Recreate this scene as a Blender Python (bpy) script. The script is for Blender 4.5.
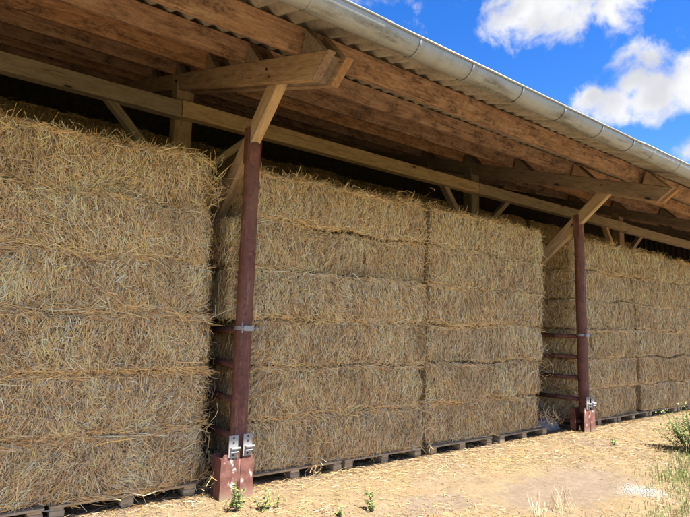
import bpy, math, random
import numpy as np
from mathutils import Vector, Matrix

scn = bpy.context.scene
for o in list(bpy.data.objects): bpy.data.objects.remove(o)
COL = scn.collection
R = math.radians

# ------------------------------------------------------------------ camera
cam = bpy.data.cameras.new('camera')
cam.sensor_width = 36.0; cam.lens = 27.13; cam.clip_start = 0.05; cam.clip_end = 3000
camo = bpy.data.objects.new('camera', cam); COL.objects.link(camo)
camo.matrix_world = Matrix.Translation((-2.2136, -4.6922, 1.6)) @ Matrix((
    (0.80686147, -0.09693544, -0.58273329, 0),
    (-0.59010658, -0.08656335, -0.80267117, 0),
    (0.02736394, 0.99151919, -0.12704687, 0), (0, 0, 0, 1)))
scn.camera = camo
scn.render.resolution_x = 1024; scn.render.resolution_y = 767
scn.view_settings.view_transform = 'Standard'; scn.view_settings.look = 'None'
scn.view_settings.gamma = 1.0; scn.view_settings.use_curve_mapping = False
scn.view_settings.exposure = 3.2
scn.cycles.diffuse_bounces = 8; scn.cycles.max_bounces = 12

# ------------------------------------------------------------------ sun and sky
SUN = Vector((0.22, -1.0, 1.85)).normalized()
sl = bpy.data.lights.new('sun', 'SUN'); sl.energy = 2.0; sl.angle = R(0.55); sl.color = (1.0, 0.95, 0.86)
so = bpy.data.objects.new('sun', sl); COL.objects.link(so)
so.rotation_euler = SUN.to_track_quat('Z', 'Y').to_euler(); so.location = SUN * 60

W = bpy.data.worlds.new('World'); scn.world = W; W.use_nodes = True
nt = W.node_tree; nt.nodes.clear()
def wn(t, **k):
    n = nt.nodes.new(t)
    for a, b in k.items(): setattr(n, a, b)
    return n
def wl(a, b): nt.links.new(a, b)
def wmath(op, a, b=None, c=None, clamp=False):
    n = wn('ShaderNodeMath', operation=op, use_clamp=clamp)
    for i, v in enumerate((a, b, c)):
        if v is None: continue
        if isinstance(v, (int, float)): n.inputs[i].default_value = v
        else: wl(v, n.inputs[i])
    return n.outputs[0]
sky = wn('ShaderNodeTexSky', sky_type='NISHITA', sun_disc=False)
sky.sun_elevation = math.asin(SUN.z); sky.sun_rotation = math.atan2(SUN.x, SUN.y)
sky.air_density = 1.0; sky.dust_density = 0.35; sky.ozone_density = 2.5
tc = wn('ShaderNodeTexCoord')
nz = wn('ShaderNodeTexNoise'); nz.inputs['Scale'].default_value = 13.0; nz.inputs['Detail'].default_value = 9
nz.inputs['Roughness'].default_value = 0.6; nz.inputs['Distortion'].default_value = 0.25
wl(tc.outputs['Generated'], nz.inputs['Vector'])
nbig = wn('ShaderNodeTexNoise'); nbig.inputs['Scale'].default_value = 2.1; nbig.inputs['Detail'].default_value = 2
mp = wn('ShaderNodeMapping'); mp.inputs['Location'].default_value = (4.2, 5.5, 9.1)
wl(tc.outputs['Generated'], mp.inputs['Vector']); wl(mp.outputs[0], nbig.inputs['Vector'])
# cumulus puffs: where they stand in the sky (unit direction, radius, weight)
puffs = [((0.715, 0.455, 0.53), 0.075, .95), ((0.765, 0.40, 0.525), 0.06, .85), ((0.69, 0.47, 0.57), 0.10, 1.0),
         ((0.76, 0.405, 0.565), 0.10, 1.0), ((0.735, 0.45, 0.505), 0.045, .8),
         ((0.862, 0.352, 0.385), 0.058, .95), ((0.83, 0.375, 0.405), 0.045, 0.9), ((0.833, 0.405, 0.375), 0.045, 0.9),
         ((0.845, 0.345, 0.435), 0.040, 0.8), ((0.89, 0.315, 0.39), 0.06, .9), ((0.90, 0.33, 0.285), 0.035, 0.8),
         ((0.812, 0.43, 0.39), 0.035, 0.8)]
den = None
for c, r, w in puffs:
    v = Vector(c).normalized()
    d = wn('ShaderNodeVectorMath', operation='DISTANCE'); wl(tc.outputs['Generated'], d.inputs[0]); d.inputs[1].default_value = v
    m = wmath('MULTIPLY', wmath('SUBTRACT', 1.0, wmath('DIVIDE', d.outputs['Value'], r * 1.25), clamp=True), w * 0.62)
    den = m if den is None else wmath('MAXIMUM', den, m)
base = wmath('MULTIPLY', wmath('SUBTRACT', nbig.outputs['Fac'], 0.45, clamp=True), 2.6)   # clouds added over the unseen rest of the sky, thickened for fill light
den = wmath('MAXIMUM', den, base)
tot = wmath('ADD', den, wmath('MULTIPLY', wmath('SUBTRACT', nz.outputs['Fac'], 0.5), 1.5))
alpha = wn('ShaderNodeMapRange', interpolation_type='SMOOTHSTEP'); wl(tot, alpha.inputs['Value'])
alpha.inputs['From Min'].default_value = 0.12; alpha.inputs['From Max'].default_value = 0.5
# denser cores are a little greyer than the sunlit rims
core = wn('ShaderNodeMapRange', interpolation_type='SMOOTHSTEP'); 
nsh = wn('ShaderNodeTexNoise'); nsh.inputs['Scale'].default_value = 8.0; nsh.inputs['Detail'].default_value = 6; nsh.inputs['Distortion'].default_value = 0.4
mps = wn('ShaderNodeMapping'); mps.inputs['Location'].default_value = (0.06, 0.02, 0.16); wl(tc.outputs['Generated'], mps.inputs['Vector']); wl(mps.outputs[0], nsh.inputs['Vector'])
wl(wmath('ADD', wmath('MULTIPLY', tot, 0.55), wmath('MULTIPLY', wmath('SUBTRACT', nsh.outputs['Fac'], 0.5), 2.2)), core.inputs['Value'])
core.inputs['From Min'].default_value = 0.05; core.inputs['From Max'].default_value = 0.65
cc = wn('ShaderNodeMix', data_type='RGBA'); wl(core.outputs[0], cc.inputs[0])
cc.inputs[6].default_value = (0.745, 0.745, 0.76, 1); cc.inputs[7].default_value = (0.52, 0.53, 0.565, 1)
mx = wn('ShaderNodeMix', data_type='RGBA'); wl(alpha.outputs[0], mx.inputs[0]); hsv = wn('ShaderNodeHueSaturation'); hsv.inputs['Saturation'].default_value = 1.40; hsv.inputs['Value'].default_value = 0.198; hsv.inputs['Hue'].default_value = 0.515; wl(sky.outputs[0], hsv.inputs['Color']); wl(hsv.outputs[0], mx.inputs[6]); wl(cc.outputs[2], mx.inputs[7])
bg = wn('ShaderNodeBackground'); bg.inputs['Strength'].default_value = 0.15
wl(mx.outputs[2], bg.inputs['Color'])
ow = wn('ShaderNodeOutputWorld'); wl(bg.outputs[0], ow.inputs['Surface'])

# ------------------------------------------------------------------ helpers
def tag(o, label=None, cat=None, group=None, kind=None):
    if label: o['label'] = label
    if cat: o['category'] = cat
    if group: o['group'] = group
    if kind: o['kind'] = kind
    return o
def empty(name, loc, label=None, cat=None, group=None):
    o = bpy.data.objects.new(name, None); COL.objects.link(o); o.location = loc; o.empty_display_size = 0.2
    return tag(o, label, cat, group)
def mesh(name, V, F, mat=None, smooth=False):
    me = bpy.data.meshes.new(name); me.from_pydata([tuple(v) for v in V], [], F); me.update()
    if mat: me.materials.append(mat)
    if smooth: me.shade_smooth()
    return me
def link(name, me, parent=None, loc=None, rot=None, mw=None):
    o = bpy.data.objects.new(name, me); COL.objects.link(o)
    if parent: o.parent = parent
    if loc is not None: o.location = loc
    if rot is not None: o.rotation_euler = rot
    if mw is not None: o.matrix_local = mw
    return o
class MB:
    def __init__(s): s.v = []; s.f = []
    def add(s, V, F):
        b = len(s.v); s.v += [tuple(v) for v in V]; s.f += [tuple(i + b for i in f) for f in F]
    def box(s, lo, hi, c=0.0):
        x0, y0, z0 = lo; x1, y1, z1 = hi
        if c <= 0:
            s.add([(x0,y0,z0),(x1,y0,z0),(x1,y1,z0),(x0,y1,z0),(x0,y0,z1),(x1,y0,z1),(x1,y1,z1),(x0,y1,z1)],
                  [(3,2,1,0),(4,5,6,7),(0,1,5,4),(1,2,6,5),(2,3,7,6),(3,0,4,7)])
        else:   # chamfered: octagon profile in the xy plane, bevelled towards top and bottom
            def ring(i, z):
                a0, a1, b0, b1 = x0+i, x1-i, y0+i, y1-i
                return [(a0+c,b0,z),(a1-c,b0,z),(a1,b0+c,z),(a1,b1-c,z),(a1-c,b1,z),(a0+c,b1,z),(a0,b1-c,z),(a0,b0+c,z)]
            V = ring(c, z0) + ring(0, z0+c) + ring(0, z1-c) + ring(c, z1); F = [tuple(range(7,-1,-1)), tuple(range(24,32))]
            for k in range(3):
                for i in range(8):
                    j = (i+1) % 8; F.append((k*8+i, k*8+j, k*8+8+j, k*8+8+i))
            s.add(V, F)
    def tube(s, p0, p1, r0, r1=None, n=12, cap=True):
        r1 = r0 if r1 is None else r1
        p0 = Vector(p0); p1 = Vector(p1); q = (p1-p0).to_track_quat('Z', 'Y')
        V = []
        for p, r in ((p0, r0), (p1, r1)):
            for i in range(n):
                a = 2*math.pi*i/n; V.append(p + q @ Vector((r*math.cos(a), r*math.sin(a), 0)))
        F = [(i, (i+1) % n, n+(i+1) % n, n+i) for i in range(n)]
        if cap: F += [tuple(range(n-1,-1,-1)), tuple(range(n, 2*n))]
        s.add(V, F)
    def mesh(s, name, mat, smooth=False): return mesh(name, s.v, s.f, mat, smooth)
    def obj(s, name, mat, parent=None, smooth=False, loc=None): return link(name, s.mesh(name, mat, smooth), parent, loc)
def smooth_by_angle(me, ang=35):
    me.shade_smooth()
    try: me.set_sharp_from_angle(angle=R(ang))
    except Exception: pass

def timber(rng, L, w, h, c=0.007, warp=0.004, n=10, skew0=0.0, skew1=0.0):
    """a sawn timber along local x, y = width, z = height; ends may be cut at a slant"""
    V = []; F = []
    prof = [(-w/2+c,-h/2),(w/2-c,-h/2),(w/2,-h/2+c),(w/2,h/2-c),(w/2-c,h/2),(-w/2+c,h/2),(-w/2,h/2-c),(-w/2,-h/2+c)]
    ph = [rng.uniform(0, 6.28) for _ in range(4)]
    for k in range(n+1):
        t = k/n
        oy = warp*math.sin(3.1*t+ph[0]) + rng.uniform(-.0015,.0015); oz = warp*math.sin(2.3*t+ph[1]) + rng.uniform(-.0015,.0015)
        for (y, z) in prof:
            x = t*L + (skew0*(1-t) + skew1*t)*z/h
            V.append((x, y*(1+.01*math.sin(9*t+ph[2]))+oy, z*(1+.012*math.sin(7*t+ph[3]))+oz))
    for k in range(n):
        for i in range(8):
            j = (i+1) % 8; F.append((k*8+i, (k+1)*8+i, (k+1)*8+j, k*8+j))
    F.append(tuple(range(8))); F.append(tuple(n*8+i for i in range(7,-1,-1)))
    return V, F
def timber_obj(name, p0, p1, w, h, mat, parent, rng, up=(0,0,1), **k):
    """w = across, h = depth along 'up'"""
    p0 = Vector(p0); p1 = Vector(p1); x = (p1-p0).normalized(); L = (p1-p0).length
    z = Vector(up); z = (z - x*z.dot(x)).normalized(); y = z.cross(x)
    V, F = timber(rng, L, w, h, **k)
    me = mesh(name, V, F, mat)
    m = Matrix.Translation(p0) @ Matrix((x, y, z)).transposed().to_4x4()
    return link(name, me, parent, mw=m)

# ------------------------------------------------------------------ materials
class NT:
    def __init__(s, name):
        s.m = bpy.data.materials.new(name); s.m.use_nodes = True; s.t = s.m.node_tree
        s.b = s.t.nodes['Principled BSDF']; s.out = s.t.nodes['Material Output']
    def n(s, t, **k):
        n = s.t.nodes.new(t)
        for a, b in k.items(): setattr(n, a, b)
        return n
    def l(s, a, b): s.t.links.new(a, b)
    def coord(s, kind='Object', scale=(1,1,1), rand=0.0, loc=(0,0,0)):
        c = s.n('ShaderNodeTexCoord'); m = s.n('ShaderNodeMapping'); m.inputs['Scale'].default_value = scale
        m.inputs['Location'].default_value = loc
        src = c.outputs[kind]
        if rand:
            oi = s.n('ShaderNodeObjectInfo'); mu = s.n('ShaderNodeMath', operation='MULTIPLY'); s.l(oi.outputs['Random'], mu.inputs[0]); mu.inputs[1].default_value = rand
            ad = s.n('ShaderNodeVectorMath', operation='ADD'); s.l(src, ad.inputs[0]); s.l(mu.outputs[0], ad.inputs[1]); src = ad.outputs[0]
        s.l(src, m.inputs['Vector']); return m.outputs[0]
    def geo(s, scale=(1,1,1)):
        g = s.n('ShaderNodeNewGeometry'); m = s.n('ShaderNodeMapping'); m.inputs['Scale'].default_value = scale
        s.l(g.outputs['Position'], m.inputs['Vector']); return m.outputs[0]
    def noise(s, vec, scale, detail=4, rough=0.55, dist=0.0):
        n = s.n('ShaderNodeTexNoise'); n.inputs['Scale'].default_value = scale; n.inputs['Detail'].default_value = detail
        n.inputs['Roughness'].default_value = rough; n.inputs['Distortion'].default_value = dist; s.l(vec, n.inputs['Vector']); return n.outputs['Fac']
    def ramp(s, fac, stops):
        r = s.n('ShaderNodeValToRGB'); e = r.color_ramp.elements
        while len(e) < len(stops): e.new(0.5)
        for x, (p, c) in zip(e, stops):
            x.position = p; x.color = (c, c, c, 1) if isinstance(c, (int, float)) else (*c, 1)
        s.l(fac, r.inputs[0]); return r.outputs[0]
    def mix(s, fac, a, b, mode='MIX'):
        m = s.n('ShaderNodeMix', data_type='RGBA', blend_type=mode)
        for i, v in ((0, fac), (6, a), (7, b)):
            if isinstance(v, (int, float)): m.inputs[i].default_value = v
            elif isinstance(v, tuple): m.inputs[i].default_value = (*v, 1)
            else: s.l(v, m.inputs[i])
        return m.outputs[2]
    def math(s, op, a, b=0.0, clamp=False):
        m = s.n('ShaderNodeMath', operation=op, use_clamp=clamp)
        for i, v in ((0, a), (1, b)):
            if isinstance(v, (int, float)): m.inputs[i].default_value = v
            else: s.l(v, m.inputs[i])
        return m.outputs[0]
    def bump(s, h, strength=0.4, dist=0.01, prev=None):
        b = s.n('ShaderNodeBump'); b.inputs['Strength'].default_value = strength; b.inputs['Distance'].default_value = dist
        s.l(h, b.inputs['Height'])
        if prev is not None: s.l(prev, b.inputs['Normal'])
        s.l(b.outputs[0], s.b.inputs['Normal']); return b.outputs[0]
    def done(s, color=None, rough=0.8, metal=0.0, spec=0.3):
        if color is not None:
            if isinstance(color, tuple): s.b.inputs['Base Color'].default_value = (*color, 1)
            else: s.l(color, s.b.inputs['Base Color'])
        if isinstance(rough, (int, float)): s.b.inputs['Roughness'].default_value = rough
        else: s.l(rough, s.b.inputs['Roughness'])
        s.b.inputs['Metallic'].default_value = metal; s.b.inputs['Specular IOR Level'].default_value = spec
        return s.m

def wood(name, dark, mid, light, stain, stain_amt=0.5, knots=True):
    t = NT(name)
    wv = t.n('ShaderNodeVectorMath', operation='ADD'); t.l(t.coord('Object', (1.0, 9, 9), 7.3), wv.inputs[0])
    wob = t.n('ShaderNodeTexNoise'); wob.inputs['Scale'].default_value = 1.1; wob.inputs['Detail'].default_value = 2; t.l(t.coord('Object', (1.5, 4, 4), 5.1), wob.inputs['Vector']); t.l(wob.outputs['Color'], wv.inputs[1])
    g = t.noise(wv.outputs[0], 2.6, 8, 0.66, 0.9)
    fine = t.noise(t.coord('Object', (7, 150, 150), 3.7), 1.0, 4, 0.65)
    c = t.ramp(g, [(0.30, dark), (0.46, mid), (0.75, light)])
    c = t.mix(t.math('MULTIPLY', t.ramp(fine, [(0.40, 0.0), (0.62, 1.0)]), 0.45), c, dark)
    st = t.ramp(t.noise(t.coord('Object', (2.2, 4.5, 4.5), 9.0), 1.7, 6, 0.7), [(0.47, 0.0), (0.60, 1.0)])
    mott = t.ramp(t.noise(t.coord('Object', (14, 22, 22), 2.0), 1.6, 5, 0.7), [(0.40, 0.25), (0.62, 1.0)])
    c = t.mix(t.math('MULTIPLY', t.math('MULTIPLY', st, mott), stain_amt), c, stain)
    blot = t.ramp(t.noise(t.coord('Object', (1.7, 7, 7), 4.0), 2.0, 5, 0.7), [(0.52, 0.0), (0.72, 1.0)])
    c = t.mix(t.math('MULTIPLY', blot, 0.5), c, light)
    crack = t.ramp(t.noise(t.coord('Object', (0.9, 60, 60), 6.0), 1.0, 2, 0.4, 0.3), [(0.70, 0.0), (0.735, 1.0)])
    c = t.mix(t.math('MULTIPLY', crack, 0.7), c, (0.02, 0.014, 0.01))
    h = t.math('SUBTRACT', t.math('ADD', t.math('MULTIPLY', g, 0.6), t.math('MULTIPLY', fine, 0.6)), crack)
    if knots:
        vo = t.n('ShaderNodeTexVoronoi'); vo.inputs['Scale'].default_value = 1.0
        t.l(t.coord('Object', (1.35, 4.2, 4.2), 11.0), vo.inputs['Vector'])
        k = t.ramp(vo.outputs['Distance'], [(0.055, 1.0), (0.085, 0.0)]); halo = t.ramp(vo.outputs['Distance'], [(0.08, 1.0), (0.22, 0.0)])
        c = t.mix(t.math('MULTIPLY', halo, 0.45), c, dark)
        c = t.mix(t.math('MULTIPLY', k, 0.92), c, (0.03, 0.018, 0.011))
    br = t.n('ShaderNodeObjectInfo')
    hs = t.n('ShaderNodeHueSaturation'); t.l(c, hs.inputs['Color'])
    t.l(t.math('ADD', t.math('MULTIPLY', br.outputs['Random'], 0.55), 0.66), hs.inputs['Value'])
    t.l(t.math('ADD', t.math('MULTIPLY', br.outputs['Random'], 0.35), 0.8), hs.inputs['Saturation'])
    t.bump(h, 0.7, 0.008)
    return t.done(hs.outputs[0], 0.85, spec=0.15)
M_PURLIN = wood('purlin_wood', (0.190,0.100,0.058), (0.444,0.246,0.137), (0.655,0.440,0.275), (0.079,0.055,0.044), 0.9)
M_RAFTER = wood('rafter_wood', (0.186,0.124,0.081), (0.348,0.243,0.157), (0.488,0.357,0.232), (0.139,0.097,0.076), 0.5)
M_BEAM = wood('beam_wood', (0.306,0.204,0.116), (0.510,0.355,0.207), (0.664,0.493,0.317), (0.255,0.180,0.122), 0.35)
M_CUT = wood('cut_wood', (0.22,0.11,0.055), (0.36,0.20,0.10), (0.46,0.28,0.15), (0.16,0.09,0.06), 0.6, False)
M_PALLET = wood('pallet_wood', (0.276,0.190,0.103), (0.506,0.374,0.218), (0.667,0.529,0.345), (0.218,0.161,0.103), 0.5, False)
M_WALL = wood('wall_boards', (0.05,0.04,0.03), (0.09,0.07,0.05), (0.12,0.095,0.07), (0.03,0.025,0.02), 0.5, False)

def straw_mat(name):
    t = NT(name)
    a = t.n('ShaderNodeAttribute', attribute_name='Col')
    t.l(a.outputs['Color'], t.b.inputs['Base Color'])
    return t.done(None, 0.42, spec=0.4)
M_STRAW = straw_mat('straw')
t = NT('bale_core')
v1 = t.noise(t.coord('Object', (70, 70, 9), 6.0), 1.0, 5, 0.65, 1.2)
v2 = t.noise(t.coord('Object', (16, 16, 120), 3.0), 1.0, 4, 0.6, 2.0)
v3 = t.noise(t.coord('Object', (3, 3, 4), 2.0), 1.0, 3)
f = t.math('ADD', t.math('MULTIPLY', v1, 0.65), t.math('MULTIPLY', v2, 0.35))
c = t.ramp(f, [(0.34, (0.07,0.042,0.018)), (0.48, (0.26,0.17,0.072)), (0.64, (0.62,0.45,0.21))])
c = t.mix(t.math('MULTIPLY', v3, 0.35), c, (0.27,0.2,0.11))
t.bump(f, 1.0, 0.03); M_CORE = t.done(c, 0.9, spec=0.1)

t = NT('oxide_paint')
n1 = t.noise(t.geo(), 9, 6, 0.65); n2 = t.noise(t.geo(), 60, 4, 0.6); n3 = t.noise(t.geo((1,1,0.25)), 5, 4)
c = t.ramp(n1, [(0.35, (0.10,0.036,0.025)), (0.55, (0.165,0.06,0.042)), (0.75, (0.235,0.105,0.075))])
c = t.mix(t.ramp(n2, [(0.62, 0.0), (0.72, 0.6)]), c, (0.30,0.19,0.14))
c = t.mix(t.ramp(n3, [(0.45, 0.0), (0.7, 0.6)]), c, (0.20,0.10,0.055))
sc_ = t.ramp(t.noise(t.geo((30, 30, 2.2)), 1.0, 5, 0.7), [(0.56, 0.0), (0.66, 0.7)])
c = t.mix(sc_, c, (0.27,0.16,0.12))
rs = t.ramp(t.noise(t.geo((1, 1, 1)), 22, 6, 0.75), [(0.56, 0.0), (0.64, 0.85)])
c = t.mix(rs, c, (0.07,0.03,0.018))
t.bump(n2, 0.25, 0.003); M_OXIDE = t.done(c, t.ramp(n1, [(0.3, 0.5), (0.7, 0.75)]), spec=0.35)
t = NT('oxide_paint_worn')
n1 = t.noise(t.geo(), 11, 6, 0.65); n2 = t.noise(t.geo(), 75, 4, 0.6); n3 = t.noise(t.geo((1,1,0.6)), 17, 3, 0.5)
c = t.ramp(n1, [(0.32, (0.079,0.032,0.025)), (0.5, (0.130,0.054,0.043)), (0.72, (0.194,0.097,0.078))])
c = t.mix(t.ramp(n2, [(0.58, 0.0), (0.7, 0.55)]), c, (0.2,0.1,0.06))
c = t.mix(t.math('MULTIPLY', t.ramp(n3, [(0.60, 0.0), (0.69, 1.0)]), t.ramp(n2, [(0.38, 0.1), (0.55, 0.9)])), c, (0.55,0.52,0.47))
dz_ = t.n('ShaderNodeNewGeometry'); dx_ = t.n('ShaderNodeSeparateXYZ'); t.l(dz_.outputs['Position'], dx_.inputs[0])
so_ = t.n('ShaderNodeMapRange'); t.l(t.math('ADD', dx_.outputs['Z'], t.math('MULTIPLY', n1, 0.16)), so_.inputs[0]); so_.inputs[1].default_value = 0.19; so_.inputs[2].default_value = 0.07
c = t.mix(t.math('MULTIPLY', so_.outputs[0], 0.7), c, (0.27,0.21,0.14))
t.bump(n2, 0.3, 0.003); M_BASE = t.done(c, 0.7, spec=0.3)
def galv(name, col, dirt, dirty=0.5, zdirt=False):
    t = NT(name)
    n1 = t.noise(t.geo(), 6, 5, 0.6); n2 = t.noise(t.geo((1,1,1)), 40, 4, 0.6)
    sp = t.n('ShaderNodeTexVoronoi'); sp.inputs['Scale'].default_value = 55; t.l(t.geo(), sp.inputs['Vector'])
    c = t.mix(t.math('MULTIPLY', n1, 0.5), col, tuple(x*0.72 for x in col))
    c = t.mix(t.math('MULTIPLY', sp.outputs['Color'], 0.12), c, tuple(x*0.6 for x in col))
    n3 = t.ramp(t.noise(t.geo((0.55,3,3)), 3.2, 6, 0.7), [(0.49, 0.0), (0.64, 1.0)])
    if zdirt:
        g = t.n('ShaderNodeNewGeometry'); sx = t.n('ShaderNodeSeparateXYZ'); t.l(g.outputs['Position'], sx.inputs[0])
        mr = t.n('ShaderNodeMapRange'); t.l(sx.outputs['Z'], mr.inputs[0]); mr.inputs[1].default_value = 3.835; mr.inputs[2].default_value = 3.775
        n3 = t.math('MULTIPLY', n3, mr.outputs[0])
        # lichen speckle along the bottom of the run
        n3 = t.math('MULTIPLY', n3, t.ramp(n2, [(0.3, 0.45), (0.6, 1.0)]))
        str_ = t.ramp(t.noise(t.geo((7,0.6,0.6)), 2.0, 4, 0.6), [(0.5, 0.0), (0.8, 0.5)])
        c = t.mix(str_, c, (0.24,0.235,0.21))
    c = t.mix(t.math('MULTIPLY', n3, dirty), c, dirt)
    t.bump(n2, 0.12, 0.003)
    return t.done(c, t.ramp(n1, [(0.3, 0.42), (0.7, 0.6)]), metal=0.35, spec=0.4)
M_GUTTER = galv('gutter_zinc', (0.38,0.40,0.41), (0.085,0.07,0.04), 0.8, True)
M_GALV = galv('galvanised', (0.36,0.365,0.37), (0.2,0.17,0.13), 0.6)
t = NT('fibre_cement')
n1 = t.noise(t.geo((1, .5, 1)), 3, 7, 0.68); n2 = t.noise(t.geo(), 26, 5, 0.65); n4 = t.noise(t.geo((6, 1.2, 1)), 1.5, 5, 0.7)
c = t.ramp(n1, [(0.3, (0.22,0.195,0.15)), (0.52, (0.38,0.34,0.275)), (0.75, (0.48,0.445,0.375))])
c = t.mix(t.ramp(n2, [(0.48, 0.0), (0.68, 0.6)]), c, (0.17,0.145,0.105))
c = t.mix(t.ramp(n4, [(0.50, 0.0), (0.70, 0.7)]), c, (0.15,0.12,0.08)); t.bump(n2, 0.3, 0.004)
M_SHEET = t.done(c, 0.9, spec=0.15)
t = NT('concrete')
n1 = t.noise(t.geo(), 5, 6, 0.6); n2 = t.noise(t.geo(), 50, 4)
c = t.ramp(n1, [(0.3, (0.16,0.15,0.13)), (0.7, (0.29,0.275,0.245))]); t.bump(n2, 0.5, 0.008)
M_CONC = t.done(c, 0.95, spec=0.15)

# ground: dusty earth, trodden straw litter, bare grey patch, greener beyond the yard
t = NT('ground')
P = t.geo()
n1 = t.noise(P, 0.9, 5, 0.6); n2 = t.noise(P, 14, 6, 0.68); n3 = t.noise(P, 95, 4, 0.6)
nv = t.noise(t.geo((60, 18, 1)), 1.0, 4, 0.6, 1.6); nv2 = t.noise(t.geo((17, 64, 1)), 1.0, 4, 0.6, 1.6)
earth = t.ramp(n2, [(0.3, (0.117,0.085,0.058)), (0.5, (0.166,0.125,0.088)), (0.7, (0.215,0.168,0.125))])
litter = t.ramp(t.math('ADD', t.math('MULTIPLY', nv, 0.5), t.math('MULTIPLY', nv2, 0.5)), [(0.36, (0.104,0.068,0.034)), (0.48, (0.191,0.136,0.068)), (0.6, (0.264,0.197,0.111))])
def spot(x, y, rx, ry, soft):
    g = t.n('ShaderNodeNewGeometry'); m = t.n('ShaderNodeMapping', vector_type='TEXTURE')
    m.inputs['Location'].default_value = (x, y, 0); m.inputs['Scale'].default_value = (rx, ry, 100)
    t.l(g.outputs['Position'], m.inputs['Vector']); l = t.n('ShaderNodeVectorMath', operation='LENGTH'); t.l(m.outputs[0], l.inputs[0])
    d = t.math('ADD', l.outputs['Value'], t.math('MULTIPLY', t.math('SUBTRACT', t.noise(P, 3.5, 5, 0.65), 0.5), 1.5))
    return t.ramp(d, [(1.0-soft if soft < 1 else 0.0, 1.0), (1.0, 0.0)])
lit = t.ramp(n1, [(0.36, 0.12), (0.60, 0.75)])
bare = t.math('MAXIMUM', spot(3.0, -1.5, 1.15, 0.55, 0.5), spot(1.5, -1.15, 0.55, 0.3, 0.5))
lit = t.math('MULTIPLY', lit, t.math('SUBTRACT', 1.0, t.math('MULTIPLY', bare, 0.85)))
c = t.mix(lit, earth, litter)
c = t.mix(t.math('MULTIPLY', bare, 0.55), c, t.mix(n2, (0.126,0.095,0.068), (0.199,0.157,0.119)))
chalk = t.math('MULTIPLY', spot(3.52, -2.02, 0.34, 0.24, 0.8), t.ramp(n3, [(0.35, 0.3), (0.6, 1.0)]))
c = t.mix(t.math('MULTIPLY', chalk, 0.8), c, (0.33,0.305,0.27))
g = t.n('ShaderNodeNewGeometry'); sx = t.n('ShaderNodeSeparateXYZ'); t.l(g.outputs['Position'], sx.inputs[0])
edge = t.math('ADD', t.math('MULTIPLY', sx.outputs['X'], 0.12), t.math('ADD', sx.outputs['Y'], t.math('MULTIPLY', t.math('SUBTRACT', n1, 0.5), 2.0)))
mr = t.n('ShaderNodeMapRange', interpolation_type='SMOOTHSTEP'); t.l(edge, mr.inputs[0]); mr.inputs[1].default_value = -6.0; mr.inputs[2].default_value = -12.0
green = t.ramp(n2, [(0.3, (0.07,0.085,0.03)), (0.6, (0.16,0.17,0.065)), (0.8, (0.30,0.26,0.12))])
c = t.mix(t.math('MULTIPLY', mr.outputs[0], 0.8), c, green)
eave_shade = t.n('ShaderNodeMapRange', interpolation_type='SMOOTHSTEP'); t.l(t.math('ADD', sx.outputs['Y'], t.math('MULTIPLY', t.math('SUBTRACT', t.noise(P, 2.2, 4), 0.5), 0.25)), eave_shade.inputs[0]); eave_shade.inputs[1].default_value = -0.06; eave_shade.inputs[2].default_value = 0.1
c = t.mix(t.math('MULTIPLY', eave_shade.outputs[0], 0.75), c, t.ramp(n2, [(0.3, (0.11,0.09,0.07)), (0.7, (0.22,0.19,0.15))]))  # ground darkened from the post line inward: eave shade painted into the colour
t.bump(t.math('ADD', t.math('MULTIPLY', n2, 0.7), t.math('MULTIPLY', n3, 0.4)), 0.6, 0.02)
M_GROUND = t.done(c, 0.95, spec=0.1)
def plain(name, c1, c2, rough=0.7, sc=20):
    t = NT(name); n = t.noise(t.coord('Object', (1,1,1), 3.0), sc, 4)
    return t.done(t.ramp(n, [(0.35, c1), (0.65, c2)]), rough, spec=0.25)
M_LEAF = plain('weed_leaf', (0.10,0.15,0.035), (0.24,0.29,0.09), 0.55)
M_STEM = plain('weed_stem', (0.12,0.15,0.05), (0.2,0.19,0.09))
M_STONE = plain('white_stone', (0.186,0.174,0.155), (0.341,0.329,0.304), 0.9)
M_BLACK = plain('dark_steel', (0.03,0.02,0.018), (0.07,0.04,0.03), 0.6)

# ------------------------------------------------------------------ noise on arrays
class Fourier:
    def __init__(s, rg, n, kmin, kmax, dim=3):
        k = rg.normal(size=(n, dim)); k /= np.linalg.norm(k, axis=1)[:, None]
        mag = np.exp(rg.uniform(np.log(kmin), np.log(kmax), n)); s.k = k*mag[:, None]; s.a = (kmin/mag)**0.6; s.p = rg.uniform(0, 6.283, n)
        s.norm = 1/np.sqrt((s.a**2).sum()/2)
    def __call__(s, P): return (np.cos(P @ s.k.T + s.p) * s.a).sum(1) * s.norm

# ------------------------------------------------------------------ ground
gr = np.random.default_rng(3)
gf = Fourier(gr, 24, 1.2, 9, 2); gf2 = Fourier(gr, 30, 8, 45, 2)
def gz(x, y):
    P2 = np.stack([np.asarray(x, float).ravel(), np.asarray(y, float).ravel()], 1)
    amp = np.clip((0.12-P2[:, 1])/0.5, 0, 1)
    z = (gf(P2)*0.016 + gf2(P2)*0.007)*amp
    z += 0.045*np.exp(-(((P2[:, 0]-5.6)/1.0)**2 + ((P2[:, 1]+0.55)/0.4)**2))
    z -= 0.02*np.exp(-(((P2[:, 0]-2.0)/1.6)**2 + ((P2[:, 1]+2.3)/0.8)**2))
    return z
def lines(a, b, step, far):
    d = list(np.arange(a, b+1e-6, step)); g = step; lo = [a]; hi = [b]
    while hi[-1] < far: g *= 1.35; hi.append(hi[-1]+g); lo.append(lo[-1]-g)
    return np.array(lo[:0:-1] + d + hi[1:])
gx = lines(-3.5, 9.0, 0.055, 900); gy = lines(-4.5, 0.6, 0.055, 900)
XX, YY = np.meshgrid(gx, gy); ZZ = gz(XX, YY).reshape(XX.shape); nx_, ny_ = len(gx), len(gy)
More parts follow.
